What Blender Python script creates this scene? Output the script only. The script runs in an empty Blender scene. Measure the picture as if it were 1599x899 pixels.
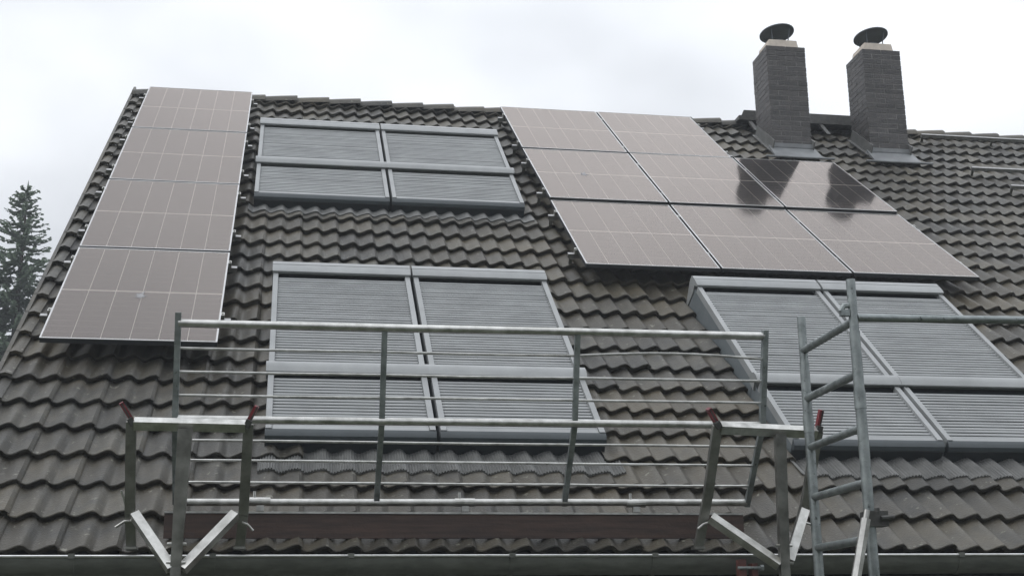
import bpy, math, random
from mathutils import Matrix, Vector, noise as mnoise

random.seed(7)
S = bpy.context.scene
COL = S.collection
R = math.radians

# ------------------------------------------------------------------ camera
GROUND = -8.1
cam_data = bpy.data.cameras.new('camera')
cam = bpy.data.objects.new('camera', cam_data)
COL.objects.link(cam)
r_ = Vector((0.985800602, -0.167398649, -0.013223631))
d_ = Vector((0.030783519, 0.257573018, -0.965768355))
f_ = Vector((0.165074369, 0.951647956, 0.259068756))
M = Matrix.Identity(4)
for i in range(3):
    M[i][0], M[i][1], M[i][2] = r_[i], -d_[i], -f_[i]
M[0][3], M[1][3], M[2][3] = 1.5697, -14.5203, -6.1547
cam.matrix_world = M
cam_data.sensor_width = 36.0
cam_data.lens = 36.0 * 2112.59 / 1599.0
cam_data.clip_start = 0.1
cam_data.clip_end = 3000
S.camera = cam

# ------------------------------------------------------------------ overcast sky
SUN_EL, SUN_AZ = R(48), R(-105)          # azimuth from +Y towards +X
w = bpy.data.worlds.new('World')
S.world = w
w.use_nodes = True
nt = w.node_tree
nt.nodes.clear()
N = nt.nodes.new
L = nt.links.new


def mth(tree, op, a, b=None, c=None):
    n = tree.nodes.new('ShaderNodeMath')
    n.operation = op
    for i, v in enumerate((a, b, c)):
        if v is None:
            continue
        if isinstance(v, (int, float)):
            n.inputs[i].default_value = v
        else:
            tree.links.new(v, n.inputs[i])
    return n.outputs[0]


sky = N('ShaderNodeTexSky')
sky.sky_type = 'NISHITA'
sky.sun_disc = False
sky.sun_elevation = SUN_EL
sky.sun_rotation = SUN_AZ
sky.dust_density = 3.0
tc = N('ShaderNodeTexCoord')
sep = N('ShaderNodeSeparateXYZ')
L(tc.outputs['Generated'], sep.inputs[0])
zpos = mth(nt, 'MAXIMUM', sep.outputs['Z'], 0.0)
cie = mth(nt, 'MULTIPLY_ADD', zpos, 0.6667, 0.3333)            # CIE overcast sky
den = mth(nt, 'ADD', zpos, 0.35)
comb = N('ShaderNodeCombineXYZ')
L(mth(nt, 'DIVIDE', sep.outputs['X'], den), comb.inputs[0])
L(mth(nt, 'DIVIDE', sep.outputs['Y'], den), comb.inputs[1])
nz = N('ShaderNodeTexNoise')
nz.inputs['Scale'].default_value = 2.1
nz.inputs['Detail'].default_value = 4.0
nz.inputs['Roughness'].default_value = 0.45
L(comb.outputs[0], nz.inputs['Vector'])
mr = N('ShaderNodeMapRange')
mr.inputs['From Min'].default_value = 0.30
mr.inputs['From Max'].default_value = 0.66
mr.inputs['To Min'].default_value = 0.74
mr.inputs['To Max'].default_value = 1.24
L(nz.outputs['Fac'], mr.inputs['Value'])
cr = N('ShaderNodeMix')
cr.data_type = 'RGBA'
L(nz.outputs['Fac'], cr.inputs['Factor'])
cr.inputs['A'].default_value = (0.86, 0.905, 0.98, 1)
cr.inputs['B'].default_value = (0.97, 0.985, 1.0, 1)
bg1 = N('ShaderNodeBackground')
L(sky.outputs[0], bg1.inputs['Color'])
bg1.inputs['Strength'].default_value = 0.10
bg2 = N('ShaderNodeBackground')
L(cr.outputs['Result'], bg2.inputs['Color'])
L(mth(nt, 'MULTIPLY', mth(nt, 'MULTIPLY', cie, mr.outputs[0]), 1.80), bg2.inputs['Strength'])
mixs = N('ShaderNodeMixShader')
mixs.inputs[0].default_value = 0.92
L(bg1.outputs[0], mixs.inputs[1])
L(bg2.outputs[0], mixs.inputs[2])
out = N('ShaderNodeOutputWorld')
L(mixs.outputs[0], out.inputs[0])

sd = bpy.data.lights.new('sun', 'SUN')
sd.energy = 0.55
sd.angle = R(25)
sd.color = (1.0, 0.97, 0.93)
sun = bpy.data.objects.new('sun', sd)
COL.objects.link(sun)
sdir = Vector((math.sin(SUN_AZ) * math.cos(SUN_EL), math.cos(SUN_AZ) * math.cos(SUN_EL), math.sin(SUN_EL)))
sun.rotation_euler = sdir.to_track_quat('Z', 'Y').to_euler()
sun.location = (0, 0, 20)

S.view_settings.view_transform = 'Standard'
S.view_settings.look = 'None'
S.view_settings.exposure = 0.08
S.view_settings.gamma = 1.0
S.view_settings.use_curve_mapping = False

# ------------------------------------------------------------------ materials
MATS = {}


def material(name, col, col2=None, rough=0.6, metal=0.0, spec=0.5, scale=8.0, vary=0.0, bump=0.0, bscale=60.0,
             spots=None, spot_scale=22.0, spot_lo=0.66, rough2=None, streak=None, tint=None):
    m = bpy.data.materials.new(name)
    m.use_nodes = True
    t = m.node_tree
    b = t.nodes['Principled BSDF']
    b.inputs['Roughness'].default_value = rough
    b.inputs['Metallic'].default_value = metal
    b.inputs['Specular IOR Level'].default_value = spec
    geo = t.nodes.new('ShaderNodeNewGeometry')
    c2 = col2 or tuple(x * 0.75 for x in col)
    n = t.nodes.new('ShaderNodeTexNoise')
    n.inputs['Scale'].default_value = scale
    n.inputs['Detail'].default_value = 6
    n.inputs['Roughness'].default_value = 0.6
    src = geo.outputs['Position']
    if streak:
        mp = t.nodes.new('ShaderNodeMapping')
        mp.inputs['Scale'].default_value = streak
        t.links.new(src, mp.inputs['Vector'])
        t.links.new(mp.outputs[0], n.inputs['Vector'])
    else:
        t.links.new(src, n.inputs['Vector'])
    mr = t.nodes.new('ShaderNodeMapRange')
    mr.inputs['From Min'].default_value = 0.33
    mr.inputs['From Max'].default_value = 0.67
    t.links.new(n.outputs['Fac'], mr.inputs['Value'])
    mx = t.nodes.new('ShaderNodeMix')
    mx.data_type = 'RGBA'
    mx.inputs['A'].default_value = (*c2, 1)
    mx.inputs['B'].default_value = (*col, 1)
    t.links.new(mr.outputs[0], mx.inputs['Factor'])
    res = mx.outputs['Result']
    if tint:
        nt_ = t.nodes.new('ShaderNodeTexNoise')
        nt_.inputs['Scale'].default_value = 0.9
        nt_.inputs['Detail'].default_value = 7
        nt_.inputs['Roughness'].default_value = 0.7
        t.links.new(geo.outputs['Position'], nt_.inputs['Vector'])
        mt = t.nodes.new('ShaderNodeMapRange')
        mt.inputs['From Min'].default_value = 0.42
        mt.inputs['From Max'].default_value = 0.66
        t.links.new(nt_.outputs['Fac'], mt.inputs['Value'])
        xt = t.nodes.new('ShaderNodeMix')
        xt.data_type = 'RGBA'
        t.links.new(mt.outputs[0], xt.inputs['Factor'])
        t.links.new(res, xt.inputs['A'])
        xt.inputs['B'].default_value = (*tint, 1)
        res = xt.outputs['Result']
    if vary:
        oi = t.nodes.new('ShaderNodeObjectInfo')
        s = mth(t, 'FRACT', mth(t, 'ADD', oi.outputs['Random'], geo.outputs['Random Per Island']))
        k = mth(t, 'MULTIPLY_ADD', s, 2 * vary, 1 - vary)
        vm = t.nodes.new('ShaderNodeVectorMath')
        vm.operation = 'SCALE'
        t.links.new(res, vm.inputs[0])
        t.links.new(k, vm.inputs['Scale'])
        res = vm.outputs[0]
    if spots:
        n2 = t.nodes.new('ShaderNodeTexNoise')
        n2.inputs['Scale'].default_value = spot_scale
        n2.inputs['Detail'].default_value = 7
        n2.inputs['Roughness'].default_value = 0.62
        t.links.new(geo.outputs['Position'], n2.inputs['Vector'])
        m2 = t.nodes.new('ShaderNodeMapRange')
        m2.inputs['From Min'].default_value = spot_lo
        m2.inputs['From Max'].default_value = spot_lo + 0.06
        t.links.new(n2.outputs['Fac'], m2.inputs['Value'])
        n3 = t.nodes.new('ShaderNodeMix')
        n3.data_type = 'RGBA'
        t.links.new(m2.outputs[0], n3.inputs['Factor'])
        t.links.new(res, n3.inputs['A'])
        n3.inputs['B'].default_value = (*spots, 1)
        res = n3.outputs['Result']
    t.links.new(res, b.inputs['Base Color'])
    if rough2 is not None:
        m3 = t.nodes.new('ShaderNodeMapRange')
        m3.inputs['To Min'].default_value = rough
        m3.inputs['To Max'].default_value = rough2
        t.links.new(mr.outputs[0], m3.inputs['Value'])
        t.links.new(m3.outputs[0], b.inputs['Roughness'])
    if bump:
        nb = t.nodes.new('ShaderNodeTexNoise')
        nb.inputs['Scale'].default_value = bscale
        nb.inputs['Detail'].default_value = 4
        t.links.new(geo.outputs['Position'], nb.inputs['Vector'])
        bp = t.nodes.new('ShaderNodeBump')
        bp.inputs['Strength'].default_value = bump
        bp.inputs['Distance'].default_value = 0.01
        t.links.new(nb.outputs['Fac'], bp.inputs['Height'])
        t.links.new(bp.outputs[0], b.inputs['Normal'])
    MATS[name] = m
    return m


material('tile_concrete', (0.059, 0.054, 0.0418), (0.0225, 0.0225, 0.0192), rough=0.48, spec=0.5, scale=7.0, vary=0.42, tint=(0.065, 0.0540, 0.0335), bump=0.5,
         bscale=85, spots=(0.17, 0.165, 0.135), spot_scale=21, spot_lo=0.625)
material('lead_new', (0.215, 0.225, 0.235), (0.14, 0.148, 0.155), rough=0.5, scale=7, bump=0.1)
material('lead', (0.15, 0.152, 0.148), (0.10, 0.102, 0.10), rough=0.5, spec=0.5, scale=9, bump=0.1)
material('shutter_grey', (0.285, 0.297, 0.300), (0.225, 0.235, 0.238), rough=0.38, spec=0.5, scale=4, vary=0.09)
material('shutter_side', (0.16, 0.18, 0.19), (0.12, 0.14, 0.15), rough=0.5, scale=5)
material('fascia_blue', (0.048, 0.06, 0.067), (0.036, 0.046, 0.051), rough=0.45, scale=5)
material('shutter_dark', (0.018, 0.025, 0.030), (0.012, 0.017, 0.021), rough=0.5, scale=5)
material('aluminium', (0.62, 0.62, 0.60), (0.36, 0.36, 0.34), rough=0.32, metal=1.0, scale=14, rough2=0.5, bump=0.04)
material('galvanised', (0.33, 0.36, 0.36), (0.17, 0.19, 0.19), rough=0.42, metal=0.85, scale=16, rough2=0.6, bump=0.08, bscale=120,
         spots=(0.08, 0.09, 0.09), spot_scale=45, spot_lo=0.63)
material('rail_metal', (0.42, 0.42, 0.42), (0.26, 0.26, 0.26), rough=0.45, metal=0.9, scale=14)
material('steel_dark', (0.10, 0.10, 0.095), (0.05, 0.05, 0.048), rough=0.5, metal=0.6, scale=20)
material('bracket_metal', (0.27, 0.27, 0.25), (0.15, 0.15, 0.135), rough=0.36, metal=0.9, scale=11, rough2=0.55, bump=0.05)
material('red_paint', (0.22, 0.022, 0.03), (0.12, 0.014, 0.02), rough=0.5, scale=20)
material('rust_red', (0.12, 0.035, 0.025), (0.06, 0.02, 0.016), rough=0.6, scale=20)
material('board_wood', (0.062, 0.034, 0.024), (0.024, 0.013, 0.010), rough=0.65, scale=7, streak=(0.6, 9, 9), bump=0.2, bscale=40)
material('brick', (0.066, 0.060, 0.058), (0.032, 0.031, 0.033), rough=0.55, scale=16, vary=0.34, bump=0.6, bscale=90)
material('mortar', (0.30, 0.29, 0.28), (0.17, 0.165, 0.16), rough=0.85, scale=30, bump=0.3)
material('plaster_cap', (0.62, 0.55, 0.47), (0.45, 0.40, 0.35), rough=0.8, scale=9, bump=0.2)
material('cowl_metal', (0.10, 0.115, 0.13), (0.07, 0.08, 0.09), rough=0.5, metal=0.5, scale=8)
material('zinc', (0.155, 0.16, 0.145), (0.085, 0.09, 0.078), rough=0.45, metal=0.35, scale=5, streak=(1.2, 4, 4), bump=0.06)
material('zinc_edge', (0.72, 0.73, 0.72), (0.5, 0.5, 0.5), rough=0.3, metal=0.9, scale=9)
material('render_wall', (0.35, 0.33, 0.29), (0.28, 0.265, 0.235), rough=0.9, scale=3, bump=0.3)
material('soffit_wood', (0.05, 0.035, 0.025), (0.03, 0.02, 0.016), rough=0.7, scale=6)
material('underlay', (0.03, 0.03, 0.03), rough=0.9)
material('grass', (0.060, 0.072, 0.036), (0.042, 0.050, 0.028), rough=0.9, scale=1.5, bump=0.5, bscale=12)
material('bark', (0.07, 0.05, 0.04), (0.04, 0.03, 0.025), rough=0.9, scale=9, bump=0.4)
material('needles', (0.115, 0.15, 0.118), (0.07, 0.10, 0.078), rough=0.6, scale=2.2, vary=0.3)
material('leaves', (0.050, 0.062, 0.036), (0.030, 0.040, 0.024), rough=0.6, scale=1.5, vary=0.3)
material('panel_frame', (0.55, 0.55, 0.55), (0.45, 0.45, 0.45), rough=0.35, metal=0.9, scale=6)
material('panel_side_shade', (0.03, 0.033, 0.038), rough=0.5)  # near-black: shade on the frame's sides is put into the colour
material('dropping', (0.34, 0.34, 0.35), (0.20, 0.20, 0.21), rough=0.8, scale=60)
material('backsheet', (0.62, 0.60, 0.56), (0.56, 0.54, 0.5), rough=0.6)

_t = MATS['needles'].node_tree
_b = _t.nodes['Principled BSDF']
_tr = _t.nodes.new('ShaderNodeBsdfTranslucent')
_tr.inputs['Color'].default_value = (0.16, 0.21, 0.15, 1)
_mx = _t.nodes.new('ShaderNodeMixShader')
_mx.inputs[0].default_value = 0.45
_t.links.new(_b.outputs[0], _mx.inputs[1])
_t.links.new(_tr.outputs[0], _mx.inputs[2])
_t.links.new(_mx.outputs[0], _t.nodes['Material Output'].inputs['Surface'])


def cell_material():
    m = bpy.data.materials.new('solar_cell')
    m.use_nodes = True
    t = m.node_tree
    b = t.nodes['Principled BSDF']
    tcn = t.nodes.new('ShaderNodeTexCoord')
    sp = t.nodes.new('ShaderNodeSeparateXYZ')
    t.links.new(tcn.outputs['Object'], sp.inputs[0])
    # gaps between the half cells of a string (nine per strip, 93 mm apart)
    fr = mth(t, 'FRACT', mth(t, 'DIVIDE', sp.outputs['Y'], 0.0925))
    gap = mth(t, 'LESS_THAN', fr, 0.09)
    fac = mth(t, 'MULTIPLY', gap, 0.22)
    oi = t.nodes.new('ShaderNodeObjectInfo')
    mx = t.nodes.new('ShaderNodeMix')
    mx.data_type = 'RGBA'
    t.links.new(oi.outputs['Random'], mx.inputs['Factor'])
    mx.inputs['A'].default_value = (0.010, 0.014, 0.024, 1)
    mx.inputs['B'].default_value = (0.014, 0.018, 0.029, 1)
    m2 = t.nodes.new('ShaderNodeMix')
    m2.data_type = 'RGBA'
    t.links.new(fac, m2.inputs['Factor'])
    t.links.new(mx.outputs['Result'], m2.inputs['A'])
    m2.inputs['B'].default_value = (0.42, 0.40, 0.36, 1)
    t.links.new(m2.outputs['Result'], b.inputs['Base Color'])
    b.inputs['Roughness'].default_value = 0.5
    b.inputs['Specular IOR Level'].default_value = 0.2
    MATS['solar_cell'] = m


def glass_material():
    m = bpy.data.materials.new('panel_glass')
    m.use_nodes = True
    t = m.node_tree
    t.nodes.clear()
    fr = t.nodes.new('ShaderNodeFresnel')
    fr.inputs['IOR'].default_value = 1.76
    geo = t.nodes.new('ShaderNodeNewGeometry')
    gl = t.nodes.new('ShaderNodeBsdfGlossy')
    gl.inputs['Color'].default_value = (1.0, 0.90, 0.84, 1)
    nz = t.nodes.new('ShaderNodeTexNoise')
    nz.inputs['Scale'].default_value = 2.3
    nz.inputs['Detail'].default_value = 5
    t.links.new(geo.outputs['Position'], nz.inputs['Vector'])
    mr = t.nodes.new('ShaderNodeMapRange')
    mr.inputs['From Min'].default_value = 0.3
    mr.inputs['From Max'].default_value = 0.7
    mr.inputs['To Min'].default_value = 0.072
    mr.inputs['To Max'].default_value = 0.098
    t.links.new(nz.outputs['Fac'], mr.inputs['Value'])
    t.links.new(mr.outputs[0], gl.inputs['Roughness'])
    tr = t.nodes.new('ShaderNodeBsdfTransparent')
    tr.inputs['Color'].default_value = (0.93, 0.93, 0.93, 1)
    ms = t.nodes.new('ShaderNodeMixShader')
    t.links.new(fr.outputs[0], ms.inputs[0])
    t.links.new(tr.outputs[0], ms.inputs[1])
    t.links.new(gl.outputs[0], ms.inputs[2])
    # thin film of dust
    df = t.nodes.new('ShaderNodeBsdfDiffuse')
    df.inputs['Color'].default_value = (0.42, 0.36, 0.31, 1)
    n2 = t.nodes.new('ShaderNodeTexNoise')
    n2.inputs['Scale'].default_value = 5.0
    n2.inputs['Detail'].default_value = 7
    n2.inputs['Roughness'].default_value = 0.7
    t.links.new(geo.outputs['Position'], n2.inputs['Vector'])
    m2 = t.nodes.new('ShaderNodeMapRange')
    m2.inputs['From Min'].default_value = 0.35
    m2.inputs['From Max'].default_value = 0.8
    m2.inputs['To Min'].default_value = 0.006
    m2.inputs['To Max'].default_value = 0.04
    t.links.new(n2.outputs['Fac'], m2.inputs['Value'])
    m3 = t.nodes.new('ShaderNodeMixShader')
    t.links.new(m2.outputs[0], m3.inputs[0])
    t.links.new(ms.outputs[0], m3.inputs[1])
    t.links.new(df.outputs[0], m3.inputs[2])
    o = t.nodes.new('ShaderNodeOutputMaterial')
    t.links.new(m3.outputs[0], o.inputs[0])
    MATS['panel_glass'] = m


cell_material()
glass_material()

# ------------------------------------------------------------------ helpers
WM = {}                                    # world matrix of every object made here


class MB:
    def __init__(self):
        self.v, self.f = [], []

    def add(self, vs, fs, X=None):
        o = len(self.v)
        for p in vs:
            p = Vector(p)
            self.v.append(tuple(X @ p) if X else tuple(p))
        self.f += [tuple(i + o for i in q) for q in fs]

    def hexa(self, c8, X=None):            # bottom four ccw then top four
        self.add(c8, [(3, 2, 1, 0), (4, 5, 6, 7), (0, 1, 5, 4), (1, 2, 6, 5), (2, 3, 7, 6), (3, 0, 4, 7)], X)

    def box(self, a, b, X=None):
        (x0, y0, z0), (x1, y1, z1) = a, b
        self.hexa([(x0, y0, z0), (x1, y0, z0), (x1, y1, z0), (x0, y1, z0), (x0, y0, z1), (x1, y0, z1), (x1, y1, z1), (x0, y1, z1)], X)

    def bar(self, p, q, wx, wy, roll=0.0, up=(0, 0, 1)):      # rectangular bar from p to q
        p, q = Vector(p), Vector(q)
        d = (q - p).normalized()
        s = d.cross(Vector(up))
        if s.length < 1e-4:
            s = d.cross(Vector((0, 1, 0)))
        s.normalize()
        u = s.cross(d)
        c, n = math.cos(roll), math.sin(roll)
        s, u = s * c + u * n, u * c - s * n
        a, b = s * wx / 2, u * wy / 2
        self.hexa([p - a - b, p + a - b, q + a - b, q - a - b, p - a + b, p + a + b, q + a + b, q - a + b])

    def tube(self, pts, r, seg=12, cap=True):
        pts = [Vector(p) for p in pts]
        rings = []
        for i, p in enumerate(pts):
            d = (pts[min(i + 1, len(pts) - 1)] - pts[max(i - 1, 0)]).normalized()
            s = d.cross(Vector((0.13, 0.31, 0.94)))
            s.normalize()
            u = s.cross(d)
            rr = r[i] if isinstance(r, (list, tuple)) else r
            rings.append([p + (s * math.cos(2 * math.pi * k / seg) + u * math.sin(2 * math.pi * k / seg)) * rr for k in range(seg)])
        vs = [v for g in rings for v in g]
        fs = []
        for i in range(len(pts) - 1):
            for k in range(seg):
                k2 = (k + 1) % seg
                fs.append((i * seg + k, i * seg + k2, (i + 1) * seg + k2, (i + 1) * seg + k))
        if cap:
            fs.append(tuple(range(seg))[::-1])
            fs.append(tuple((len(pts) - 1) * seg + k for k in range(seg)))
        self.add(vs, fs)

    def extrude(self, prof, x0, x1, X=None, close=True):      # (y, z) profile run along x
        n = len(prof)
        vs = [(x0, y, z) for y, z in prof] + [(x1, y, z) for y, z in prof]
        fs = [(i, (i + 1) % n, n + (i + 1) % n, n + i) for i in range(n if close else n - 1)]
        if close:
            fs += [tuple(range(n))[::-1], tuple(range(n, 2 * n))]
        self.add(vs, fs, X)

    def mesh(self, name, mat, smooth=None):
        me = bpy.data.meshes.new(name)
        me.from_pydata(self.v, [], self.f)
        me.materials.append(MATS[mat])
        if smooth is not None:
            me.shade_smooth()
            me.set_sharp_from_angle(angle=R(smooth))
        me.update()
        return me


def put(name, data, parent=None, X=None):
    o = bpy.data.objects.new(name, data)
    COL.objects.link(o)
    X = X or Matrix.Identity(4)
    WM[o.name] = X
    if parent:
        o.parent = parent
        o.matrix_local = WM[parent.name].inverted() @ X
    else:
        o.matrix_local = X
    return o


def part(name, mb, mat, parent, smooth=None, X=None):
    return put(name, mb.mesh(name, mat, smooth), parent, X)


def tag(o, label=None, cat=None, group=None, kind=None):
    for k, v in (('label', label), ('category', cat), ('group', group), ('kind', kind)):
        if v:
            o[k] = v
    return o


def thing(name, loc, label, cat, group=None):
    o = put(name, None, None, Matrix.Translation(loc))
    o.empty_display_size = 0.2
    return tag(o, label, cat, group)


# roof plane frame: u along the eaves, v up the slope, n out of the roof (0 = face of the solar panels)
PITCH = R(36.76)
c_, s_ = math.cos(PITCH), math.sin(PITCH)
ROOF = Matrix(((1, 0, 0, 0), (0, c_, -s_, 0), (0, s_, c_, 0), (0, 0, 0, 1)))


def rp(u, v, n):
    return ROOF @ Vector((u, v, n))


U0, U1 = -0.20, 13.6
V_RIDGE = 0.30
DECK = -0.27

# ------------------------------------------------------------------ ground
g = MB()
g.add([(-140, -140, GROUND), (150, -140, GROUND), (150, 150, GROUND), (-140, 150, GROUND)], [(0, 1, 2, 3)])
tag(part('ground', g, 'grass', None), kind='structure')

# ------------------------------------------------------------------ house
house = thing('house', (6.7, 0.35, GROUND), 'tiled house with steep dark roof, two brick chimneys and shuttered roof windows', 'house')
ridge = rp(0, V_RIDGE, DECK)
YR, ZR = ridge.y, ridge.z
eave = rp(0, -9.20, DECK)
YE, ZE = eave.y, eave.z
YB = 2 * YR - YE
WY0, WY1 = -6.85, 2 * YR + 6.85
TOPW = -5.93
wl = MB()
wl.hexa([(0.25, WY0, GROUND), (U1 - .3, WY0, GROUND), (U1 - .3, WY1, GROUND), (0.25, WY1, GROUND),
         (0.25, WY0, TOPW), (U1 - .3, WY0, TOPW), (U1 - .3, WY1, TOPW), (0.25, WY1, TOPW)])
for x in (0.25, U1 - .5):                      # gables
    zt = ZR - 0.15
    k = (ZR - ZE) / (YR - YE)
    yy0, yy1 = WY0, WY1
    zz = ZR - k * (YR - WY0) - 0.15
    wl.add([(x, yy0, TOPW + .002), (x, yy1, TOPW + .002), (x, yy1, zz), (x, YR, zt), (x, yy0, zz),
            (x + .2, yy0, TOPW + .002), (x + .2, yy1, TOPW + .002), (x + .2, yy1, zz), (x + .2, YR, zt), (x + .2, yy0, zz)],
           [(0, 4, 3, 2, 1), (5, 6, 7, 8, 9), (0, 5, 9, 4), (1, 2, 7, 6), (4, 9, 8, 3), (3, 8, 7, 2)])
part('wall', wl, 'render_wall', house)
dk = MB()
dk.extrude([(YE, ZE), (YR, ZR), (YB, ZE), (YB, ZE - .1), (YR, ZR - .1), (YE, ZE - .1)], U0 + .06, U1 - .06)
roof = part('roof', dk, 'underlay', house)
sf = MB()
sf.box((0.0, YE + .03, -5.90), (U1 - .2, WY0 + .03, -5.87))
sf.box((0.0, YE + .0, -5.90), (U1 - .2, YE + .028, -5.66))
part('soffit', sf, 'soffit_wood', house)

# ---- concrete tiles: two rolls each, 306 mm cover, 334 mm gauge
PER, CREST, GAUGE, VB = 0.1528, 0.144, 0.334, -9.195
COVER = 2 * PER
AMP = 0.034
ZC = -0.130                              # crest height of a tile's lower edge


def prof(u):
    s = (u - CREST) / PER
    s = s - math.floor(s + 0.67)         # in [-.67, .33)
    d = -s / 0.67 if s < 0 else s / 0.33
    return AMP * (0.5 + 0.5 * math.cos(math.pi * d))


TILT = -0.038 / GAUGE
J0 = CREST + 0.022                       # right of a crest


def tile_geo(mb, u_left, X=None, nx=20, thick=0.040, y1=0.39, width=COVER, lip=True):
    us = [i * width / nx for i in range(nx + 1)]
    us.append(width + 0.010)
    top0, top1 = [], []
    for i, x in enumerate(us):
        h = prof(u_left + x) - AMP
        if lip:
            if i == 0:
                h -= 0.004
            if i >= nx - 1:
                h += 0.0045
        top0.append((x, 0.0, h))
        top1.append((x, y1, h + TILT * y1))
    n = len(us)
    mid = [(x, 0.004, z + 0.0) for x, y, z in top0]
    nose = [(x, 0.0, z - 0.005) for x, y, z in top0]
    bot = [(x, 0.016, z - thick) for x, y, z in top0]
    vs = mid + top1 + nose + bot
    fs = []
    for i in range(n - 1):
        fs.append((i, i + 1, n + i + 1, n + i))
        fs.append((2 * n + i, 2 * n + i + 1, i + 1, i))
        fs.append((3 * n + i, 3 * n + i + 1, 2 * n + i + 1, 2 * n + i))
    # right flank lip
    o = len(vs)
    x, y, z = top0[-1]
    vs += [(x, 0.006, z - 0.016), (x, y1, z + TILT * y1 - 0.016)]
    fs.append((n - 1, o, o + 1, 2 * n - 1))
    mb.add(vs, fs, X)


WINS = {'up': (1.265, 3.735, -3.62, -1.37), 'lo': (1.475, 3.555, -8.24, -5.58), 'ri': (4.755, 6.82, -8.28, -5.59)}
CHIM = [(7.03, 7.505), (8.225, 8.70)]


def hidden(u, v):
    for (a, b, c, d) in WINS.values():
        if u > a - .03 and u + COVER < b + .03 and v > c - .02 and v + GAUGE < d + .16:
            return True
    return False


proto = MB()
tile_geo(proto, J0)
tile_me = proto.mesh('tile', 'tile_concrete', 50)
NR = 29
far = MB()
count = 0
slots = []
for k in range(NR):
    v = VB + GAUGE * k
    m = 0
    while True:
        u = J0 + (m - 1) * COVER
        if u > U1 - 0.1:
            break
        if not hidden(u, v):
            slots.append((k, u, v))
        m += 1


def in_view(u, v):
    p = rp(u + .15, v + .15, ZC) - cam.location if False else rp(u + .15, v + .15, ZC) - Vector((1.5697, -14.5203, -6.1547))
    x, y, z = p.dot(r_), p.dot(d_), p.dot(f_)
    px, py = 2112.6 * x / z, 2112.6 * y / z
    return abs(px) < 830 and abs(py) < 470


PANELS_L = (0.0, 1.134, -6.97, 0.0)
for k, u, v in slots:
    under = (u > 0.05 and u + COVER < 1.08 and v > -6.75 and v < -.25) or (u > 4.05 and u + COVER < 6.2 and -5.1 < v < -.3)
    ang = random.gauss(0, 0.006)
    X = ROOF @ Matrix.Translation((u + random.gauss(0, .001), v + random.gauss(0, .004), ZC + random.gauss(0, .002))) @ Matrix.Rotation(ang, 4, 'Z') @ Matrix.Rotation(random.gauss(0, .004), 4, 'X')
    if count < 300 and in_view(u, v) and not under:
        put('tile', tile_me, roof, X)
        count += 1
    else:
        tile_geo(far, J0, X, nx=14)
tag(part('tiles', far, 'tile_concrete', roof, 50), kind='stuff')

# verge tiles down the left edge
for k in range(NR):
    v = VB + GAUGE * k
    b = MB()
    ul = -0.215
    h0 = prof(-0.10) - AMP
    pts = [(ul, -0.028), (ul + .012, -0.006), (ul + .05, 0.004), (ul + .092, -0.010)]
    for dz, nm in ((0, 0),):
        vs = []
        for y, tl in ((0.0, 0), (.385, TILT * .385)):
            vs += [(x, y, z + tl) for x, z in pts]
            vs += [(x, y, z + tl - .024) for x, z in pts]
        fs = []
        for i in range(3):
            fs += [(i, i + 1, 8 + i + 1, 8 + i), (4 + i + 1, 4 + i, 12 + i, 12 + i + 1), (4 + i, 4 + i + 1, i + 1, i)]
        b.add(vs, fs)
        b.box((ul - .014, 0.0, -0.16), (ul + .012, 0.36, -0.008))
    put('verge_tile', b.mesh('verge_tile', 'tile_concrete', 40), roof, ROOF @ Matrix.Translation((0, v, ZC)))

# ridge tiles
RP = rp(0, V_RIDGE + .05, -0.13)
ry, rz = YR, RP.z - 0.045
mb = MB()
hw, n = 0.175, 9
L_ = 0.40
rings = []
for x, sc, dz in ((0, 1.05, 0.010), (0.012, 1.06, 0.012), (0.2, 1.02, 0.003), (L_, 0.97, -0.009)):
    for t in range(n):
        a = math.pi * t / (n - 1)
        y = -math.cos(a) * hw * sc
        z = (math.sin(a) ** 0.85) * 0.105 * sc - 0.055 + dz
        rings.append((L_ - x, y, z))
fs = []
for q in range(3):
    for t in range(n - 1):
        fs.append((q * n + t, q * n + t + 1, (q + 1) * n + t + 1, (q + 1) * n + t))
o = len(rings)
rings += [(x, y * .9, z - .018) for x, y, z in rings[:n]]
for t in range(n - 1):
    fs.append((t + 1, t, o + t, o + t + 1))
mb.add(rings, fs)
rme = mb.mesh('ridge_tile', 'tile_concrete', 45)
x = U0 - .02
while x < U1 - .3:
    put('ridge_tile', rme, roof, Matrix.Translation((x, ry + random.gauss(0, .004), rz + random.gauss(0, .004))) @ Matrix.Rotation(random.gauss(0, .004), 4, 'Y'))
    x += 0.365
bk = MB()                                   # rear slope covering
bk.extrude([(YR + .05, rz - .07), (YB + .1, ZE + .08), (YB + .1, ZE + .05), (YR + .05, rz - .1)], U0, U1)
tag(part('rear_slope', bk, 'tile_concrete', roof), label='unseen rear slope of the tiled roof')

# ---- gutter
GY, GZ, GR = -7.355, -5.675, 0.082
gp = []
for i in range(13):
    a = math.pi + math.pi * i / 12
    gp.append((GY + GR * math.cos(a), GZ + (GR + .012) * math.sin(a)))
inner = [(y * 1.0 + (GY - y) * .05, z + .004) for y, z in gp][::-1]
gb = MB()
gb.extrude(gp + inner, -0.25, U1)
gutter = part('gutter', gb, 'zinc', house, 40)
bead = MB()
bead.tube([(-.25, GY - GR - .002, GZ + .003), (U1, GY - GR - .002, GZ + .003)], 0.0075, 8)
part('bead', bead, 'zinc_edge', gutter, 40)
bm_ = MB()
for i in range(7):
    a0 = math.pi + math.pi * i / 6
    pass
prb = [(GY + (GR + .004) * math.cos(math.pi + math.pi * i / 12), GZ + (GR + .016) * math.sin(math.pi + math.pi * i / 12)) for i in range(13)]
prb2 = [(y + (GY - y) * .04, z + .003) for y, z in prb][::-1]
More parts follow.
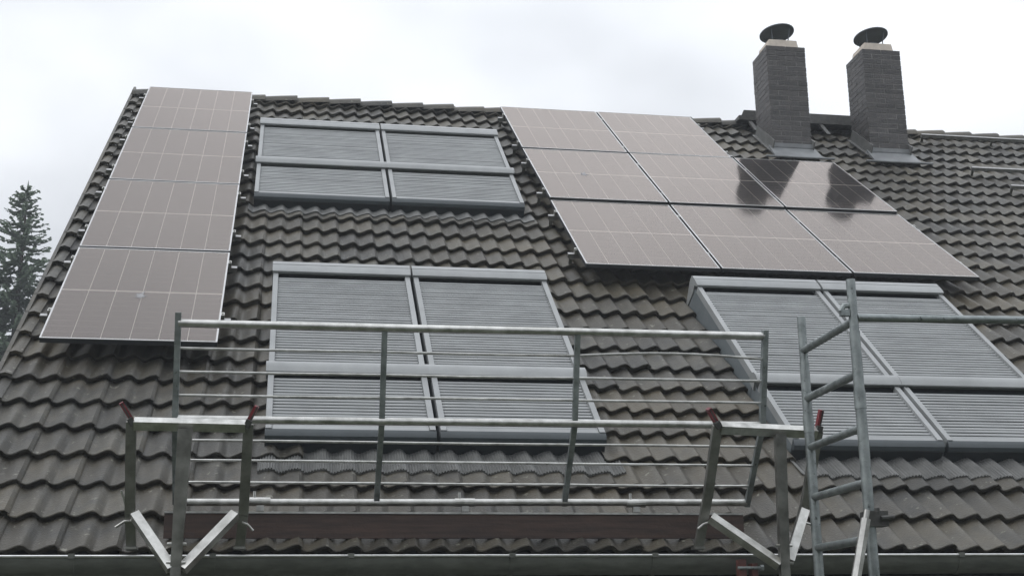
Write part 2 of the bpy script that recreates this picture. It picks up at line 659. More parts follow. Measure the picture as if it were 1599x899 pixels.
bm_.extrude(prb + prb2, -.013, .013)
bm_.box((-.016, GY - GR - .016, GZ - .008), (.016, GY - GR + .012, GZ + .016))
bme = bm_.mesh('gutter_bracket', 'zinc', 40)
for x in (-.15, 0.566, 1.25, 1.943, 2.78, 3.55, 4.45, 5.298, 6.1, 6.9, 7.7, 8.5, 9.3, 10.1, 10.9, 11.7, 12.5):
    put('gutter_bracket', bme, gutter, Matrix.Translation((x, 0, 0)))

# ---- chimneys
st = MB()
st.box((0, 0, 0), (0.2325, 0.112, 0.053))
brick_me = st.mesh('brick', 'brick')
hd = MB()
FRONT, DEPTH = -0.672, 0.472


def chimney(x0, x1, ztop, label):
    zb = -0.98
    cm = MB()
    cm.box((x0 + .004, FRONT + .004, zb - .4), (x1 - .004, FRONT + DEPTH - .004, ztop - .006))
    ch = put('chimney', cm.mesh('chimney', 'mortar'), house)
    ch['label'] = label
    wx = x1 - x0
    course = 0.0625
    nrow = int((ztop - zb) / course)
    for i in range(nrow):
        z = ztop - 0.053 - i * course
        Ls = []
        if i % 2 == 0:
            h = wx / 2
            for yy in (FRONT, FRONT + DEPTH - .112):
                Ls += [(x0, yy, 0, h - .004), (x0 + h + .004, yy, 0, h - .004)]
            for xx in (x0 + .112, x1):
                Ls += [(xx, FRONT + .12, 1, DEPTH - .24)]
        else:
            h = DEPTH / 2
            for xx in (x0 + .112, x1):
                Ls += [(xx, FRONT, 1, h - .004), (xx, FRONT + h + .004, 1, h - .004)]
            for yy in (FRONT, FRONT + DEPTH - .112):
                Ls += [(x0 + .12, yy, 0, wx - .24)]
        for (bx, by, rot, ln) in Ls:
            X = Matrix.Translation((bx + random.gauss(0, .0008), by + random.gauss(0, .0012), z))
            if rot:
                X = X @ Matrix.Rotation(math.pi / 2, 4, 'Z')
            X = X @ Matrix.Diagonal((ln / 0.2325, 1, 1, 1))
            put('brick', brick_me, ch, X)
    cx, cy = (x0 + x1) / 2, FRONT + DEPTH / 2
    cp = MB()
    cp.hexa([(cx - .185, cy - .185, ztop), (cx + .185, cy - .185, ztop), (cx + .185, cy + .185, ztop), (cx - .185, cy + .185, ztop),
             (cx - .17, cy - .17, ztop + .115), (cx + .17, cy - .17, ztop + .115), (cx + .17, cy + .17, ztop + .115), (cx - .17, cy + .17, ztop + .115)])
    part('cap', cp, 'plaster_cap', ch)
    # shallow disc cowl on thin struts
    cw = MB()
    zc = ztop + 0.285
    seg = 28
    vs = [(cx, cy, zc + .03)]
    for rr, dz in ((.10, .026), (.17, .014), (.205, .0), (.205, -.012)):
        vs += [(cx + rr * math.cos(2 * math.pi * k / seg), cy + rr * math.sin(2 * math.pi * k / seg), zc + dz + rr / .205 * (.014 * math.cos(2 * math.pi * k / seg) - .03 * math.sin(2 * math.pi * k / seg))) for k in range(seg)]
    vs.append((cx, cy, zc - .004))
    fs = [(0, 1 + k, 1 + (k + 1) % seg) for k in range(seg)]
    for q in range(3):
        fs += [(1 + q * seg + k, 1 + (q + 1) * seg + k, 1 + (q + 1) * seg + (k + 1) % seg, 1 + q * seg + (k + 1) % seg) for k in range(seg)]
    fs += [(len(vs) - 1, 1 + 3 * seg + (k + 1) % seg, 1 + 3 * seg + k) for k in range(seg)]
    cw.add(vs, fs)
    part('cowl', cw, 'cowl_metal', ch, 50)
    for k in range(4):
        a = math.pi / 4 + k * math.pi / 2
        sm = MB()
        sm.tube([(cx + .13 * math.cos(a), cy + .13 * math.sin(a), ztop + .10), (cx + .16 * math.cos(a), cy + .16 * math.sin(a), zc + .015)], .007, 6)
        part('strut', sm, 'cowl_metal', ch)
    pm = MB()
    pm.tube([(cx, cy, ztop + .1), (cx, cy, ztop + .17)], .085, 20)
    part('flue', pm, 'cowl_metal', ch, 40)
    # lead flashing: upstand, apron and side soakers
    fl = MB()
    Xr = ROOF
    zf = FRONT
    fl.box((x0 - .012, FRONT - .012, -0.83), (x1 + .012, FRONT, -0.565))
    fl.box((x0 - .016, FRONT - .016, -0.615), (x1 + .016, FRONT, -0.60))
    vf = (FRONT + (-0.11) * s_) / c_
    fl.hexa([(x0 - .05, vf - .27, -.128), (x1 + .05, vf - .27, -.128), (x1 + .03, vf + .08, -.128), (x0 - .03, vf + .08, -.128),
             (x0 - .05, vf - .27, -.120), (x1 + .05, vf - .27, -.120), (x1 + .03, vf + .08, -.085), (x0 - .03, vf + .08, -.085)], Xr)
    fl.tube([rp(x0 - .17, vf - .275, -.118), rp(x1 + .17, vf - .275, -.118)], .013, 8)
    part('apron_flashing', fl, 'lead_new', ch, 40)
    for xx, sg in ((x0, -1), (x1, 1)):
        sk = MB()
        a, b = vf - .02, vf + .62
        xa, xb = sorted((xx, xx + sg * .012))
        sk.hexa([(xa, a, -.22), (xb, a, -.22), (xb, b, -.22), (xa, b, -.22), (xa, a, .0), (xb, a, .0), (xb, b, .0), (xa, b, .0)], Xr)
        xa, xb = sorted((xx, xx + sg * .05))
        sk.box((xa, a, -.125), (xb, b, -.118), Xr)
        part('side_flashing', sk, 'lead', ch)


chimney(*CHIM[0], 0.65, 'left dark brick chimney with pale cap and disc cowl')
chimney(*CHIM[1], 0.685, 'right dark brick chimney with pale cap and disc cowl')
wk = MB()
wk.box((6.93, 0.10, 0.04), (8.60, 0.34, 0.085))
wk.hexa([(6.93, 0.08, 0.02), (8.60, 0.08, 0.02), (8.60, 0.10, 0.02), (6.93, 0.10, 0.02), (7.0, 0.11, 0.16), (8.55, 0.11, 0.16), (8.55, 0.13, 0.16), (7.0, 0.13, 0.16)])
walk = part('ridge_walkway', wk, 'steel_dark', house)
walk['label'] = 'dark metal walkway on the ridge behind the two chimneys'
for x in (7.06, 7.97, 8.5):
    b = MB()
    b.bar((x, .14, .05), (x, -.12, -.20), .05, .02)
    part('bracket', b, 'steel_dark', walk)

# ---- roof windows behind roller shutters
SL = 0.0385
slp = MB()
ns = 6
for yq in range(ns):
    pass
pf = [(.008, -.014), (.005, -.004), (.0045, .001), (.009, .0045), (.017, .0055), (.027, .0035), (.0375, -.004)]
slp.extrude(pf + [(.0375, -.016), (.008, -.016)], 0, 1.0)
slat_me = slp.mesh('slat', 'shutter_grey', 50)


def shutter(parent_label, u0, u1, vt, vb, zf, mid, fascia, left_wall=True):
    wn = put('roof_window', None, house, ROOF @ Matrix.Translation(((u0 + u1) / 2, vb, zf(vb))))
    wn.empty_display_size = .2
    wn['label'] = parent_label
    tl = (zf(vt) - zf(vb)) / (vt - vb)

    def P(name, mb, mat, smooth=None):
        return part(name, mb, mat, wn, smooth, ROOF)
    # casing at the head
    ch = 0.180 if not mid else 0.140
    z = zf(vt)
    lift = .012 if not mid else .03
    pr = [(vt + .02, -.24 if not mid else z - .06), (vt + .015, z - .035), (vt - .004, z + .004 + lift), (vt - .03, z + .016 + lift), (vt - .078, z + .014 + lift),
          (vt - .080, z + .009 + lift), (vt - .086, z + .009 + lift), (vt - .088, z + .014 + lift), (vt - ch * .86, z + .007 + lift), (vt - ch, z - .002 + lift), (vt - ch + .003, z - .008), (vt - ch + .07, z - .02), (vt - ch + .07, z - .08)]
    if mid:
        pr = [(vt + .02, z - .06), (vt + .015, z - .01), (vt - .01, z + .022), (vt - .040, z + .036), (vt - .075, z + .037), (vt - .110, z + .028), (vt - ch, z + .012), (vt - ch - .001, z + .003), (vt - ch + .06, z - .015), (vt - ch + .06, z - .08)]
    cs = MB()
    e = 0.012 if mid else 0.004
    cs.extrude(pr, u0 - e, u1 + e)
    P('casing', cs, 'shutter_grey', 32)
    va = vt - ch + .004
    # side rails and side walls
    for a, b in ((u0, u0 + .042), (u1 - .042, u1)):
        q = MB()
        q.hexa([(a, vb, zf(vb) - .05), (b, vb, zf(vb) - .05), (b, va, zf(va) - .05), (a, va, zf(va) - .05),
                (a + .003, vb, zf(vb)), (b - .003, vb, zf(vb)), (b - .003, va, zf(va)), (a + .003, va, zf(va))])
        P('side_rail', q, 'shutter_grey')
    for a, b in ((u0 + .004, u0 + .034), (u1 - .034, u1 - .004)):
        q = MB()
        q.hexa([(a, vb, -.26), (b, vb, -.26), (b, vt - .004, -.26), (a, vt - .004, -.26),
                (a, vb, zf(vb) - .051), (b, vb, zf(vb) - .051), (b, vt - .004, zf(vt) - .051), (a, vt - .004, zf(vt) - .051)])
        P('side_wall', q, 'shutter_side')
    bd = MB()
    bd.hexa([(u0 + .035, vb, -.2), (u1 - .035, vb, -.2), (u1 - .035, vt, -.2), (u0 + .035, vt, -.2),
             (u0 + .035, vb, zf(vb) - .04), (u1 - .035, vb, zf(vb) - .04), (u1 - .035, vt, zf(vt) - .04), (u0 + .035, vt, zf(vt) - .04)])
    P('sash', bd, 'shutter_dark')
    # slats
    v = vb + .05
    rot = Matrix.Rotation(math.atan(tl), 4, 'X')
    while v + SL < va - .012:
        X = ROOF @ Matrix.Translation((u0 + .041, v, zf(v) - .020 + random.gauss(0, .0007))) @ rot @ Matrix.Diagonal((u1 - u0 - .082, 1, 1, 1))
        put('slat', slat_me, wn, X)
        v += SL
    eb = MB()
    eb.hexa([(u0 + .0425, vb + .002, zf(vb) - .045), (u1 - .0425, vb + .002, zf(vb) - .045), (u1 - .0425, vb + .046, zf(vb) - .045), (u0 + .0425, vb + .046, zf(vb) - .045),
             (u0 + .0425, vb + .006, zf(vb) - .010), (u1 - .0425, vb + .006, zf(vb) - .010), (u1 - .0425, vb + .044, zf(vb) - .006), (u0 + .0425, vb + .044, zf(vb) - .006)])
    P('end_bar', eb, 'shutter_grey')
    if fascia:
        fa = MB()
        z = zf(vb)
        fa.extrude([(vb + .001, z - .006), (vb - .022, z - .012), (vb - .042, z - .030), (vb - .048, z - .056), (vb - .044, z - .066), (vb - .026, z - .070), (vb - .026, z - .074), (vb + .001, z - .074)], u0, u1)
        lk = MB()
        lk.box((u0, vb - .024, -.27), (u1, vb + .001, z - .0745))
        P('shadow_skirt', lk, 'shutter_dark')  # dark piece: the shadow gap under the fascia put into its colour
        P('fascia', fa, 'fascia_blue', 30)
    return wn


def zf_up(v):
    return -.05 + (v + 3.6) * .0476


def zf_lo(v):
    return -.05 + (v + 8.15) * .0437


for key, us, vs_, zf, where in (
        ('up', ((1.265, 2.484), (2.506, 3.735)), (-1.38, -2.61, -3.51), zf_up, 'near the ridge'),
        ('lo', ((1.475, 2.498), (2.522, 3.552)), (-5.59, -7.225, -8.05), zf_lo, 'behind the guardrail'),
        ('ri', ((4.755, 5.772), (5.798, 6.822)), (-5.60, -7.24, -8.09), zf_lo, 'behind the scaffold frame')):
    for (a, b), sd_ in zip(us, ('left', 'right')):
        shutter('%s upper grey roller shutter window %s' % (sd_, where), a, b, vs_[0], vs_[1] - .015, zf, False, False)
        shutter('%s lower grey roller shutter window %s' % (sd_, where), a, b, vs_[1], vs_[2], zf, True, True)


# ribbed lead aprons below the windows, dressed over the tile rolls
def row_z(u, v):
    k = math.floor((v - VB) / GAUGE)
    return ZC + prof(u) - AMP + TILT * (v - (VB + k * GAUGE))


def apron(u0, u1, va, vb, rib):
    b = MB()
    nu = int((u1 - u0) / (0.0032 if rib else 0.01))
    nv = 6
    for i in range(nu + 1):
        u = u0 + (u1 - u0) * i / nu
        jit = .008 * mnoise.noise(Vector((u * 5, 3, 1)))
        for j in range(nv):
            t = min(1.0, j / (nv - 2))
            v = va + (vb - .012 * math.cos((u - CREST) / PER * 2 * math.pi) + jit - va) * t
            z = row_z(u, vb + .02) * (1 - .0) + TILT * (v - vb) + .017
            if rib:
                z += .0052 * math.sin(2 * math.pi * u / .0165) * min(1, t * 3)
            if j == nv - 1:
                z -= .017
            b.add([(u, v, z)], [])
    for i in range(nu):
        for j in range(nv - 1):
            a = i * nv + j
            b.f.append((a + 1, a + nv + 1, a + nv, a))
    part('apron_flashing', b, 'lead', house, 60, ROOF)


apron(1.44, 3.62, -8.05, -8.37, True)
apron(4.72, 6.92, -8.09, -8.39, True)
apron(1.22, 3.80, -3.51, -3.74, False)

# ------------------------------------------------------------------ solar panels
PW, PH, PG = 1.134, 1.704, 0.02
PITCH_V = 1.742                        # row spacing up the slope
fr = MB()
for a, b in (((0, 0), (PW, .011)), ((0, PH - .011), (PW, PH)), ((0, .011), (.011, PH - .011)), ((PW - .011, .011), (PW, PH - .011))):
    fr.box((a[0], a[1], -.004), (b[0], b[1], .0015))
frame_me = fr.mesh('frame', 'panel_frame')
sdm = MB()
for a, b in (((.001, .001), (PW - .001, .030)), ((.001, PH - .030), (PW - .001, PH - .001)), ((.001, .031), (.030, PH - .031)), ((PW - .030, .031), (PW - .001, PH - .031))):
    sdm.box((a[0], a[1], -.035), (b[0], b[1], -.0045))
skirt_me = sdm.mesh('frame_skirt', 'panel_side_shade')
bsm = MB()
bsm.add([(.012, .012, -.0042), (PW - .012, .012, -.0042), (PW - .012, PH - .012, -.0042), (.012, PH - .012, -.0042)], [(0, 1, 2, 3)])
back_me = bsm.mesh('backsheet', 'backsheet')
glm = MB()
glm.add([(.0105, .0105, 0), (PW - .0105, .0105, 0), (PW - .0105, PH - .0105, 0), (.0105, PH - .0105, 0)], [(0, 1, 2, 3)])
glass_me = glm.mesh('glass', 'panel_glass')
CW, CH = 0.1795, 0.821
clm = MB()
clm.box((0, 0, -.0008), (CW, CH, 0))
cell_me = clm.mesh('cell_strip', 'solar_cell')


def panel(u, v, label, group, tilt=0.0, stain=None):
    X = ROOF @ Matrix.Translation((u, v, random.gauss(0, .0012) + tilt * PH)) @ Matrix.Rotation(random.gauss(0, .0012) - tilt, 4, 'X') @ Matrix.Rotation(random.gauss(0, .0016), 4, 'Y')
    t = put('solar_panel', None, None, X)
    t.empty_display_size = .3
    tag(t, label, 'solar panel', group)
    put('frame', frame_me, t, X)
    put('frame_skirt', skirt_me, t, X)
    put('backsheet', back_me, t, X)
    gx = (PW - 2 * .0135 - 6 * CW) / 5
    for i in range(6):
        for j in range(2):
            put('cell_strip', cell_me, t, X @ Matrix.Translation((.0135 + i * (CW + gx), .020 + j * (PH - 2 * .020 - CH), -.0028)))
    put('glass', glass_me, t, X)
    if stain:
        rnd = random.Random(4)
        b = MB()
        ring = []
        for q in range(36):
            rr = .03 * rnd.uniform(.55, 1.25) * (1.9 if q % 7 == 0 else 1)
            ring.append((stain[0] - u + rr * math.cos(q * math.pi / 18), stain[1] - v + 1.6 * rr * math.sin(q * math.pi / 18), .0018))
        b.add(ring + [(stain[0] - u, stain[1] - v, .0022)], [(q, (q + 1) % 36, 36) for q in range(36)])
        part('bird_dropping', b, 'dropping', t, None, X)


ORD = ['topmost', 'second from the top', 'third from the top', 'lowest']
for j in range(4):
    panel(0, -j * PITCH_V - PH, 'solar panel beside the left roof verge, %s of its column' % ORD[j], 'column of solar panels by the verge', 0.0, (0.56, -6.16) if j == 3 else None)
RU, RV = 3.972, -0.0525
COLN = ['left', 'middle', 'right']
ROWN = ['top', 'middle', 'bottom']
for j in range(3):
    for i in range(3):
        if j == 0 and i == 2:
            continue
        ex = {(1, 2): ', mirroring the chimneys', (0, 0): ' beside the upper shutters', (2, 2): ', above the right shutters'}.get((j, i), '')
        panel(RU + i * (PW + PG), RV - j * PITCH_V - PH, 'solar panel in %s column, %s row of the big array%s' % (COLN[i], ROWN[j], ex), 'solar panels of the big array', 0.010 if j > 0 else 0.0, (4.459, -2.673) if (i, j) == (0, 1) else None)

# mounting rails under them, each with clamps and roof hooks
ORDN = ['first', 'second', 'third', 'fourth', 'fifth', 'sixth', 'seventh', 'eighth']


def rail(u0, u1, v, label, group, clamps, top=-.037):
    X = ROOF @ Matrix.Translation((u0, v, top))
    b = MB()
    b.box((0, -.02, -.012), (u1 - u0, .02, 0))
    b.box((0, -.011, -.040), (u1 - u0, .011, -.0121))
    t = put('mounting_rail', b.mesh('mounting_rail', 'rail_metal'), None, X)
    tag(t, label, 'mounting rail', group)
    for cu in clamps:
        c = MB()
        c.box((cu - .011, -.025, .001), (cu + .011, .025, -top + .004), Matrix.Translation((-u0, 0, 0)))
        c.tube([(cu - u0, 0, -top + .004), (cu - u0, 0, -top + .012)], .008, 8)
        part('clamp', c, 'aluminium', t, None, X)
    hu = u0 + .035
    while hu < u1:
        h = MB()
        h.box((hu - u0 - .017, -.035, -.046), (hu - u0 + .017, .03, -.0405))
        h.box((hu - u0 - .015, .024, -.16), (hu - u0 + .015, .031, -.0465))
        h.box((hu - u0 - .015, .031, -.16), (hu - u0 + .015, .14, -.153))
        part('roof_hook', h, 'bracket_metal', t, None, X)
        hu += 0.92
    return t


for i, v in enumerate((-.37, -1.40, -2.06, -3.06, -3.73, -4.73, -5.44, -6.46)):
    rail(-.075, 1.20, v, '%s mounting rail from the ridge under the verge panels' % ORDN[i], 'rails under the verge column', (-.012, 1.146))
for i, v in enumerate((-.42, -1.56, -2.22, -3.21, -3.87, -4.86)):
    nc = 2 if i < 2 else 3
    rail(RU - .075, RU + nc * (PW + PG) + .06, v, '%s mounting rail from the ridge under the big array' % ORDN[i], 'rails under the big array',
         [RU - .012] + [RU + k * (PW + PG) - .01 for k in range(1, nc)] + [RU + nc * (PW + PG) - .008])
for u, v, l in ((9.22, -.07, 'bare mounting rail just below the ridge right of the chimneys'), (9.20, -1.473, 'bare mounting rail below right of the second chimney'),
                (9.34, -2.13, 'lowest bare mounting rail at the right picture edge')):
    rail(u, 12.8, v, l, 'bare rails on the right', (), -.055)

# ------------------------------------------------------------------ guardrail at the eaves
gr_ = thing('guardrail', (1.04, -7.08, -5.38), 'long metal guardrail of tubes and thin bars standing along the eaves', 'guardrail')
T, Mi, B = Vector((0, -7.53, -4.49)), Vector((0, -7.40, -4.968)), Vector((0, -7.08, -5.360))


def at(base, x, dz=0):
    return Vector((x, base.y, base.z + dz))


for base, rr, xs in ((T, .0215, (1.03, 4.20)), (Mi, .021, (1.04, 4.215)), (B, .020, (1.04, 4.20))):
    b = MB()
    b.tube([at(base, xs[0], -.006), at(base, 2.1, -.003), at(base, 3.15, .003), at(base, xs[1], .006)], rr, 14)
    part('rail', b, 'aluminium', gr_, 40)
for x, hi in ((1.028, .05), (2.095, -.01), (3.14, -.01), (4.205, .04)):
    b = MB()
    end = hi > 0
    dirn = (T - Mi).normalized()
    b.bar(at(Mi, x) - dirn * (.03 if end else 0), at(T, x) + dirn * hi, .036 if end else .026, .03, up=(1, 0, 0))
    part('post', b, 'galvanised', gr_)
    b = MB()
    b.bar(at(Mi, x), at(B, x) + (B - Mi).normalized() * .015, .026, .03, up=(1, 0, 0))
    part('post', b, 'galvanised', gr_)
for t in (.26, .505, .75):
    p = T.lerp(Mi, t)
    for i, (xa, xb) in enumerate(((1.03, 2.095), (2.095, 3.14), (3.14, 4.205))):
        b = MB()
        bow = .022 if (i == 2 and t < .3) else random.uniform(-.003, .003)
        pts = [Vector((xa + (xb - xa) * q / 8, p.y - .0, p.z + bow * math.sin(math.pi * q / 8) + .004 * (xa + (xb - xa) * q / 8 - 2.5))) for q in range(9)]
        b.tube(pts, .0075, 8)
        part('bar', b, 'aluminium', gr_, 40)
for t in (.26, .50, .765):
    p = Mi.lerp(B, t)
    for xa, xb in ((1.035, 2.095), (2.095, 3.14), (3.14, 4.205)):
        b = MB()
        bow = random.uniform(-.003, .003)
        b.tube([(xa + (xb - xa) * q / 6, p.y, p.z + bow * math.sin(math.pi * q / 6)) for q in range(7)], .0075, 8)
        part('bar', b, 'aluminium', gr_, 40)
for x in (1.47, 2.58, 3.55):
    b = MB()
    b.tube([at(B, x - .055), at(B, x + .055)], .0235, 14)
    b.tube([at(B, x - .03, .02), at(B, x - .03, .055)], .008, 8)
    b.box((x - .018, B.y - .012, B.z - .05), (x + .022, B.y + .018, B.z - .015))
    part('sleeve', b, 'aluminium', gr_, 40)

tb = MB()
tb.box((0.985, -7.215, -5.565), (4.13, -7.185, -5.437))
toe = part('toe_board', tb, 'board_wood', None)
tag(toe, 'dark brown wooden toe board lying under the guardrail', 'board')
te = MB()
te.box((0.985, -7.222, -5.4365), (4.13, -7.18, -5.427))
part('edge_strip', te, 'aluminium', toe)


# ------------------------------------------------------------------ bracket frames in front of the guardrail
def bracket(label, LP, RPo, CP, br, hooks, tabs):
    (lt, lm, lf), (rt, rm, rf) = LP, RPo
    t = thing('scaffold_bracket', (CP[1][0], CP[1][1], GROUND), label, 'scaffold bracket', 'metal brackets at the eaves')
    for a, m, f in ((lt, lm, lf), (rt, rm, rf)):
        b = MB()
        b.bar(a, m, .050, .034, up=(0, 1, 0))
        b.bar(Vector(m) + Vector((0, .002, 0)), f, .048, .032, up=(0, 1, 0))
        part('post', b, 'bracket_metal', t)
        b = MB()
        f = Vector(f)
        b.bar(f + Vector((-.03, .0, .006)), f + Vector((.03, .0, .006)), .07, .012)
        part('foot', b, 'bracket_metal', t)
    b = MB()
    b.bar(Vector(lt) + Vector((.015, -.012, -.012)), Vector(rt) + Vector((-.015, -.012, -.012)), .046, .050, roll=R(-42))
    part('top_bar', b, 'aluminium', t)
    b = MB()
    p, q = Vector(CP[0]), Vector(CP[1])
    wt, wb, dp = CP[2], .025, .02
    b.hexa([(q.x - wb, q.y - dp, q.z), (q.x + wb, q.y - dp, q.z), (q.x + wb, q.y + dp, q.z), (q.x - wb, q.y + dp, q.z),
            (p.x - wt, p.y - dp, p.z), (p.x + wt, p.y - dp, p.z), (p.x + wt, p.y + dp, p.z), (p.x - wt, p.y + dp, p.z)])
    b.bar(q, (q.x, q.y, GROUND), .050, .038, up=(0, 1, 0))
    part('prop', b, 'bracket_metal', t)
    for p, q in br:
        b = MB()
        p, q = Vector(p), Vector(q)
        b.bar(p, q, .046, .046, roll=R(-44) if (q.x - p.x) > 0 else R(44), up=(0, 0, 1))
        part('brace', b, 'aluminium', t)
    for p, q, dr in hooks:
        b = MB()
        p, q = Vector(p), Vector(q)
        mid = (p + q) / 2 + Vector((0, 0, dr))
        b.tube([p, mid, q], .0065, 8)
        part('locking_pin', b, 'aluminium', t, 40)
    for p, q in tabs:
        b = MB()
        p, q = Vector(p), Vector(q)
        b.bar(q, p, .022, .034, up=(0, 1, 0))
        part('latch', b, 'red_paint', t)
        b = MB()
        d = (q - p).normalized()
        b.bar(q - d * .02 + Vector((0, -.02, -.012)), q + d * .018 + Vector((0, -.02, -.012)), .03, .03, up=(0, 1, 0))
        b.bar(p + Vector((0.004, -.012, -.004)), q + Vector((.004, -.012, -.014)), .007, .012, up=(0, 1, 0))
        part('latch_hinge', b, 'steel_dark', t)
    for dz in (.04, -.05):
        for sx in (-1, 1):
            b = MB()
            q = Vector(CP[1])
            b.tube([(q.x + sx * .024, q.y - .012, q.z + dz + .07), (q.x + sx * .046, q.y - .012, q.z + dz + .07)], .008, 8)
            part('bolt', b, 'aluminium', t, 40)
    return t


bracket('metal bracket frame with red latches at the left end of the guardrail',
        ((0.833, -7.62, -5.026), (0.838, -7.47, -5.47), (0.846, -7.385, -5.635)),
        ((1.407, -7.62, -5.031), (1.395, -7.47, -5.468), (1.380, -7.385, -5.635)),
        ((1.100, -7.66, -5.068), (1.083, -7.60, -5.735), .036),
        (((0.860, -7.49, -5.470), (1.062, -7.60, -5.745)), ((1.356, -7.49, -5.468), (1.115, -7.60, -5.745))),
        (((0.772, -7.48, -5.534), (0.856, -7.48, -5.499), .012), ((1.446, -7.48, -5.549), (1.390, -7.48, -5.508), .010), ((0.790, -7.48, -5.35), (0.822, -7.46, -5.446), .004)),
        (((0.782, -7.655, -4.938), (0.836, -7.625, -5.018)), ((1.446, -7.655, -4.945), (1.405, -7.625, -5.020))))
bracket('metal bracket frame with red latches beside the scaffold frame',
        ((3.872, -7.62, -5.006), (3.847, -7.47, -5.365), (3.806, -7.385, -5.637)),
        ((4.438, -7.62, -5.023), (4.400, -7.47, -5.397), (4.343, -7.385, -5.637)),
        ((4.205, -7.66, -5.054), (4.206, -7.60, -5.745), .028),
        (((3.852, -7.49, -5.478), (4.180, -7.60, -5.735)), ((4.385, -7.49, -5.440), (4.236, -7.60, -5.715))),
        (((3.781, -7.48, -5.536), (3.847, -7.48, -5.502), .008), ((4.46, -7.48, -5.532), (4.37, -7.48, -5.501), .006)),
        (((3.815, -7.655, -4.918), (3.868, -7.625, -4.992)), ((4.452, -7.655, -4.915), (4.436, -7.625, -5.008))))
rc = thing('red_clamp', (4.02, -7.50, -5.74), 'dark red steel clamp bolted below the gutter by the right bracket', 'clamp')
b = MB()
b.box((3.985, -7.53, -5.90), (4.022, -7.47, -5.70))
part('jaw', b, 'rust_red', rc)
b = MB()
b.box((4.052, -7.53, -5.90), (4.085, -7.47, -5.72))
part('jaw', b, 'rust_red', rc)
b = MB()
b.tube([(3.97, -7.54, -5.745), (4.11, -7.54, -5.745)], .008, 8)
b.tube([(4.094, -7.54, -5.745), (4.112, -7.54, -5.745)], .016, 6)
part('bolt', b, 'galvanised', rc, 40)


# ------------------------------------------------------------------ scaffold frame on the right
def frame_tower(x0, label):
    t = thing('scaffold_tower', (x0, -8.1, GROUND), label, 'scaffold')
    for x, y, zt in ((x0, -8.5, -4.42), (x0 + .03, -7.77, -4.43)):
        b = MB()
        b.tube([(x, y, GROUND), (x, y, -4.95 - .3), (x, y, -4.95 - .2995), (x, y, -4.68)], .0255, 16)
        b.tube([(x, y, -4.682), (x, y, zt)], .0225, 16)
        part('upright', b, 'galvanised', t, 40)
        b = MB()
        b.tube([(x, y, -4.97), (x, y, -5.06)], .0285, 16)
        part('spigot', b, 'galvanised', t, 40)
        b = MB()
        b.box((x - .07, y - .07, GROUND + .001), (x + .07, y + .07, GROUND + .012))
        part('base_plate', b, 'galvanised', t)
    z = -4.615
    while z > GROUND + .2:
        b = MB()
        b.tube([(x0, -8.5, z - .012), (x0 + .03, -7.77, z)], .0205, 14)
        part('rung', b, 'galvanised', t, 40)
        z -= .261
    return t


tw = frame_tower(4.297, 'grey tubular scaffold frame with rungs in front of the right shutters')
b = MB()
b.box((4.27, -8.535, -5.615), (4.375, -8.455, -5.545))
b.tube([(4.33, -8.55, -5.58), (4.395, -8.55, -5.575)], .012, 8)
b.tube([(4.31, -8.56, -5.555), (4.31, -8.56, -5.535)], .012, 8)
part('coupler', b, 'steel_dark', tw, 40)
b = MB()
b.tube([(4.235, -8.5, -4.585), (4.25, -8.5, -4.555), (4.285, -8.5, -4.55)], .014, 8)
b.box((4.232, -8.515, -4.605), (4.275, -8.485, -4.575))
part('rail_hook', b, 'galvanised', tw, 40)
b = MB()
b.tube([(4.256, -8.57, -5.545), (4.246, -8.57, -5.585)], .014, 10)
b.tube([(4.246, -8.57, -5.585), (4.246 - .26 * 2.5, -8.57, GROUND + .02)], .0235, 6)
part('stabiliser', b, 'aluminium', tw)
tw2 = frame_tower(6.75, 'far scaffold frame carrying the guard tube outside the right picture edge')
b = MB()
b.tube([(4.315, -8.5, -4.612), (5.2, -8.5, -4.600), (6.75, -8.5, -4.595)], .0205, 14)
tag(part('guard_tube', b, 'galvanised', None, 40), 'single horizontal scaffold tube running right from the scaffold frame', 'scaffold tube')


